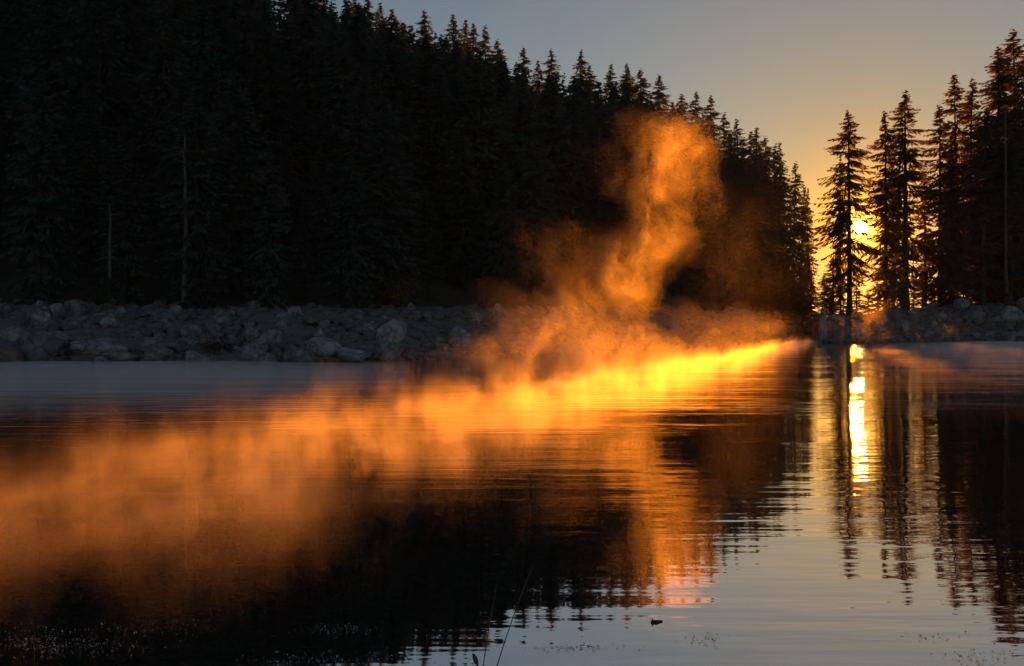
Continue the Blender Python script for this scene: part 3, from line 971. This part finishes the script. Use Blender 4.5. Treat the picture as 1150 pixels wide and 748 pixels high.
# ------------------------------------------------------------------ light
world = bpy.data.worlds.new('World'); scene.world = world; world.use_nodes = True
nt = world.node_tree; nt.nodes.clear(); g = G(nt)
sky = g.n('ShaderNodeTexSky'); sky.sky_type = 'NISHITA'; sky.sun_disc = False
sky.sun_elevation = math.asin(SUN.z); sky.sun_rotation = math.atan2(SUN.x, SUN.y)
sky.altitude = 1200; sky.air_density = 1.0; sky.dust_density = 0.5; sky.ozone_density = 1.0
bg = g.n('ShaderNodeBackground'); bg.inputs['Strength'].default_value = 0.0215
# the sun's own disc with its aureole
tc = g.n('ShaderNodeTexCoord')
dv = g.v('DOT_PRODUCT', g.v('NORMALIZE', tc.outputs['Generated']), DISC[:])
ang = g.m('ARCCOSINE', g.m('MINIMUM', dv, 1.0))
disc = g.m('MULTIPLY', g.ramp(ang, math.radians(.36), math.radians(.16)), 110.0)
aur = g.m('ADD', g.m('MULTIPLY', g.m('EXPONENT', g.m('MULTIPLY', ang, -1 / math.radians(0.40))), 4.0), g.m('MULTIPLY', g.m('EXPONENT', g.m('MULTIPLY', ang, -1 / math.radians(1.7))), .6))
halo = g.m('MULTIPLY', g.m('EXPONENT', g.m('MULTIPLY', ang, -1 / math.radians(5))), 0.038)
e1 = g.n('ShaderNodeEmission'); e1.inputs['Color'].default_value = (1, .74, .38, 1); g.link(disc, e1.inputs['Strength'])
e2 = g.n('ShaderNodeEmission'); e2.inputs['Color'].default_value = (1, .43, .06, 1); g.link(g.m('ADD', aur, halo), e2.inputs['Strength'])
# warm tint: the low sky round the sun loses its blue
warm = g.m('EXPONENT', g.m('MULTIPLY', g.m('MAXIMUM', g.m('SUBTRACT', ang, math.radians(1.5)), 0.0), -1 / math.radians(8.5)))
mulc = g.n('ShaderNodeMix', data_type='RGBA', blend_type='MULTIPLY')
g.link(warm, mulc.inputs[0]); cool = g.v('MULTIPLY', sky.outputs[0], (.985, 1.0, 1.0))
g.link(cool, mulc.inputs[6]); mulc.inputs[7].default_value = (.74, .43, .11, 1)
g.link(mulc.outputs[2], bg.inputs['Color'])
ad = g.n('ShaderNodeAddShader'); ad2 = g.n('ShaderNodeAddShader')
g.link(bg.outputs[0], ad.inputs[0]); g.link(e1.outputs[0], ad.inputs[1]); g.link(ad.outputs[0], ad2.inputs[0]); g.link(e2.outputs[0], ad2.inputs[1])
wo = g.n('ShaderNodeOutputWorld'); g.link(ad2.outputs[0], wo.inputs['Surface'])
world.cycles.sampling_method = 'MANUAL'; world.cycles.sample_map_resolution = 2048

sl = bpy.data.lights.new('sun', 'SUN'); sl.energy = 5.0; sl.angle = math.radians(0.5); sl.color = (1.0, 0.235, 0.003)
so = bpy.data.objects.new('sun', sl); COL.objects.link(so)
so.rotation_euler = SUN.to_track_quat('Z', 'Y').to_euler(); so.location = (60, 160, 60)

# ------------------------------------------------------------------ camera and render settings
cam = bpy.data.cameras.new('camera'); co_ = bpy.data.objects.new('camera', cam); COL.objects.link(co_)
co_.location = (0, 0, CAMZ); co_.rotation_euler = (math.pi / 2, 0, 0)
cam.sensor_width = 36; cam.lens = 36 * F / 1150; cam.shift_y = (HY - 374) / 1150.0 * -1 * -1
cam.clip_end = 9000; cam.clip_start = 0.05
scene.camera = co_
scene.view_settings.view_transform = 'Standard'; scene.view_settings.look = 'None'
scene.view_settings.gamma = 1; scene.view_settings.exposure = EXPOSURE
try: scene.view_settings.use_curve_mapping = False
except Exception: pass
scene.render.engine = 'CYCLES'
cy = scene.cycles
cy.use_denoising = True; cy.denoiser = 'OPENIMAGEDENOISE'; cy.denoising_prefilter = 'ACCURATE'
cy.max_bounces = 5; cy.diffuse_bounces = 2; cy.glossy_bounces = 3; cy.transmission_bounces = 2; cy.volume_bounces = 1; cy.transparent_max_bounces = 32
cy.volume_max_steps = 512
cy.sample_clamp_indirect = 6.0
